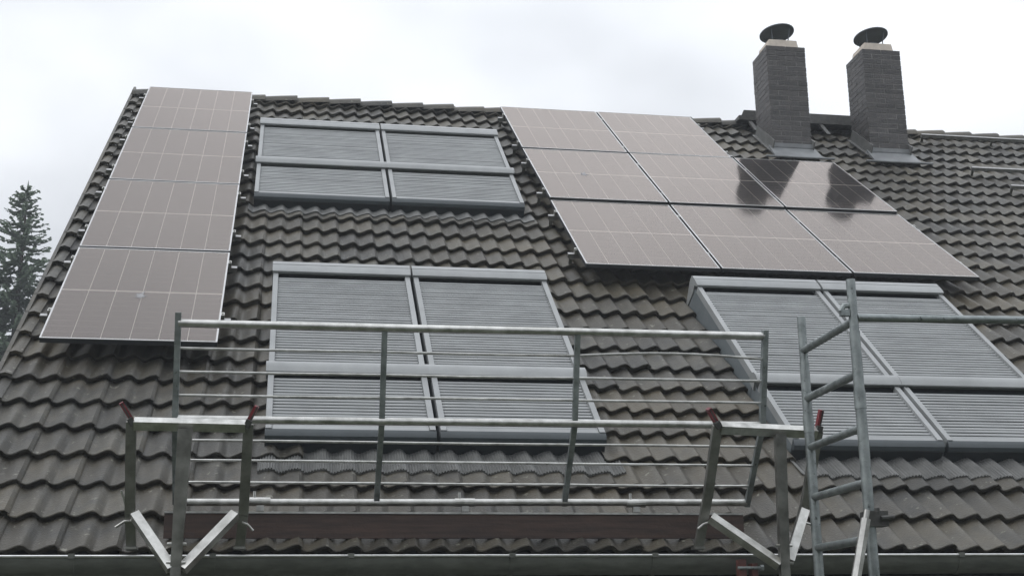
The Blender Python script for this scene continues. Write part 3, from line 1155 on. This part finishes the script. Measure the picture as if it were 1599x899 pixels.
# ------------------------------------------------------------------ spruces behind the gable
def spruce(x, y, h, rb, label, seed):
    rnd = random.Random(seed)
    t = thing('spruce_tree', (x, y, GROUND), label, 'tree', 'spruces behind the gable')
    tr = MB()
    tr.tube([(x, y, GROUND), (x, y, GROUND + h * .5), (x + .05, y, GROUND + h * .97)], [.19, .11, .015], 10)
    part('trunk', tr, 'bark', t, 50)
    cb = MB()
    z = GROUND + 1.2
    zt = GROUND + h

    def quad(p, d, ln, wd, up):
        s = d.cross(up)
        if s.length < 1e-3:
            return
        s = s.normalized() * wd
        cb.add([p - s, p + s, p + d * ln * .6 + s * .8, p + d * ln, p + d * ln * .6 - s * .8], [(0, 1, 2, 3, 4)])

    while z < zt - .1:
        f = (zt - z) / h
        ln0 = rb * (f ** .85)
        nb = 7 + int(6 * f) + rnd.randint(0, 2)
        a0 = rnd.random() * 6.28
        for k in range(nb):
            a = a0 + 6.283 * k / nb + rnd.gauss(0, .25)
            ln = ln0 * rnd.uniform(.62, 1.12) + .10
            base = Vector((x, y, z + rnd.gauss(0, .05)))
            dr = Vector((math.cos(a), math.sin(a), 0))
            n = max(4, int(ln / .085))
            prev = base
            for i in range(1, n + 1):
                q = i / n
                p = base + dr * ln * q + Vector((0, 0, ln * (-.30 * q + .26 * q * q * q + (.22 * q if f < .12 else 0))))
                d = (p - prev).normalized()
                if q > .12:
                    wdt = .20 * ln * (1 - q * .75) * .9 + .05
                    for sg in (-1, 1):
                        side = d.cross(Vector((0, 0, 1))).normalized() * sg
                        dd = (d * rnd.uniform(.5, .9) + side * rnd.uniform(.5, .9) + Vector((0, 0, rnd.uniform(-.35, .05)))).normalized()
                        quad(p, dd, wdt * rnd.uniform(.6, 1.15), .04 + .04 * rnd.random(), Vector((rnd.gauss(0, .4), rnd.gauss(0, .4), 1)))
                    dd = Vector((rnd.gauss(0, .3), rnd.gauss(0, .3), -1)).normalized()
                    quad(p, dd, wdt * rnd.uniform(.3, .6), .022, Vector((rnd.gauss(0, 1), rnd.gauss(0, 1), .2)))
                quad(prev, d, (p - prev).length * 1.7, .028, Vector((rnd.gauss(0, .3), rnd.gauss(0, .3), 1)))
                prev = p
        z += .13 + .10 * f * rnd.uniform(.7, 1.3)
    for k in range(5):
        a = k * 1.26
        quad(Vector((x + .05, y, zt - .25)), Vector((math.cos(a) * .6, math.sin(a) * .6, 1)).normalized(), .34, .03, Vector((1, .2, 0)))
    quad(Vector((x + .05, y, zt - .3)), Vector((0, 0, 1)), .45, .03, Vector((0, 1, 0)))
    part('crown', cb, 'needles', t)


spruce(-4.32, 16.0, 12.30, 3.9, 'tall blue-green spruce whose tip rises left of the verge', 3)
spruce(-6.1, 15.0, 10.3, 3.3, 'shorter spruce cut by the left picture edge', 5)
spruce(-4.3, 18.3, 9.2, 3.2, 'low dark spruce half hidden behind the verge', 8)


# belt of garden trees facing the house, mirrored in gutter and tubes
def tree_belt():
    rnd = random.Random(21)
    b = MB()
    for tx in range(-34, 44, 4):
        h = rnd.uniform(9.5, 13.0)
        cx, cy = tx + rnd.uniform(-1, 1), -36 + rnd.uniform(-2.5, 2.5)
        b.tube([(cx, cy, GROUND), (cx, cy, GROUND + h * .6)], [.2, .1], 6)
        for k in range(900):
            a, q = rnd.random() * 6.283, rnd.random() ** .5
            zz = rnd.random()
            rr = 2.9 * math.sin(math.pi * min(1, .14 + zz * .86)) ** .6 * q
            p = Vector((cx + rr * math.cos(a), cy + rr * math.sin(a), GROUND + .4 + zz * h))
            u = Vector((rnd.gauss(0, 1), rnd.gauss(0, 1), rnd.gauss(0, 1))).normalized() * .34
            w_ = Vector((rnd.gauss(0, 1), rnd.gauss(0, 1), rnd.gauss(0, 1))).normalized() * .34
            b.add([p - u, p + w_, p + u, p - w_], [(0, 1, 2, 3)])
    o = part('tree_belt', b, 'leaves', None)
    tag(o, 'dense belt of leafy garden trees opposite the house', 'trees', None, 'stuff')


tree_belt()


# ------------------------------------------------------------------ thin bluish volume added to imitate lens glare
hz = MB()
hz.box((-145, -145, GROUND - 1), (155, 155, 5.6))
hme = bpy.data.meshes.new('glare_haze')
hme.from_pydata(hz.v, [], hz.f)
hm = bpy.data.materials.new('glare_veil')
hm.use_nodes = True
ht = hm.node_tree
ht.nodes.clear()
pv = ht.nodes.new('ShaderNodeVolumePrincipled')
pv.inputs['Color'].default_value = (0.90, 0.95, 1.0, 1)
pv.inputs['Density'].default_value = 0.0030
ho = ht.nodes.new('ShaderNodeOutputMaterial')
ht.links.new(pv.outputs[0], ho.inputs['Volume'])
hme.materials.append(hm)
tag(put('glare_haze', hme), kind='stuff')
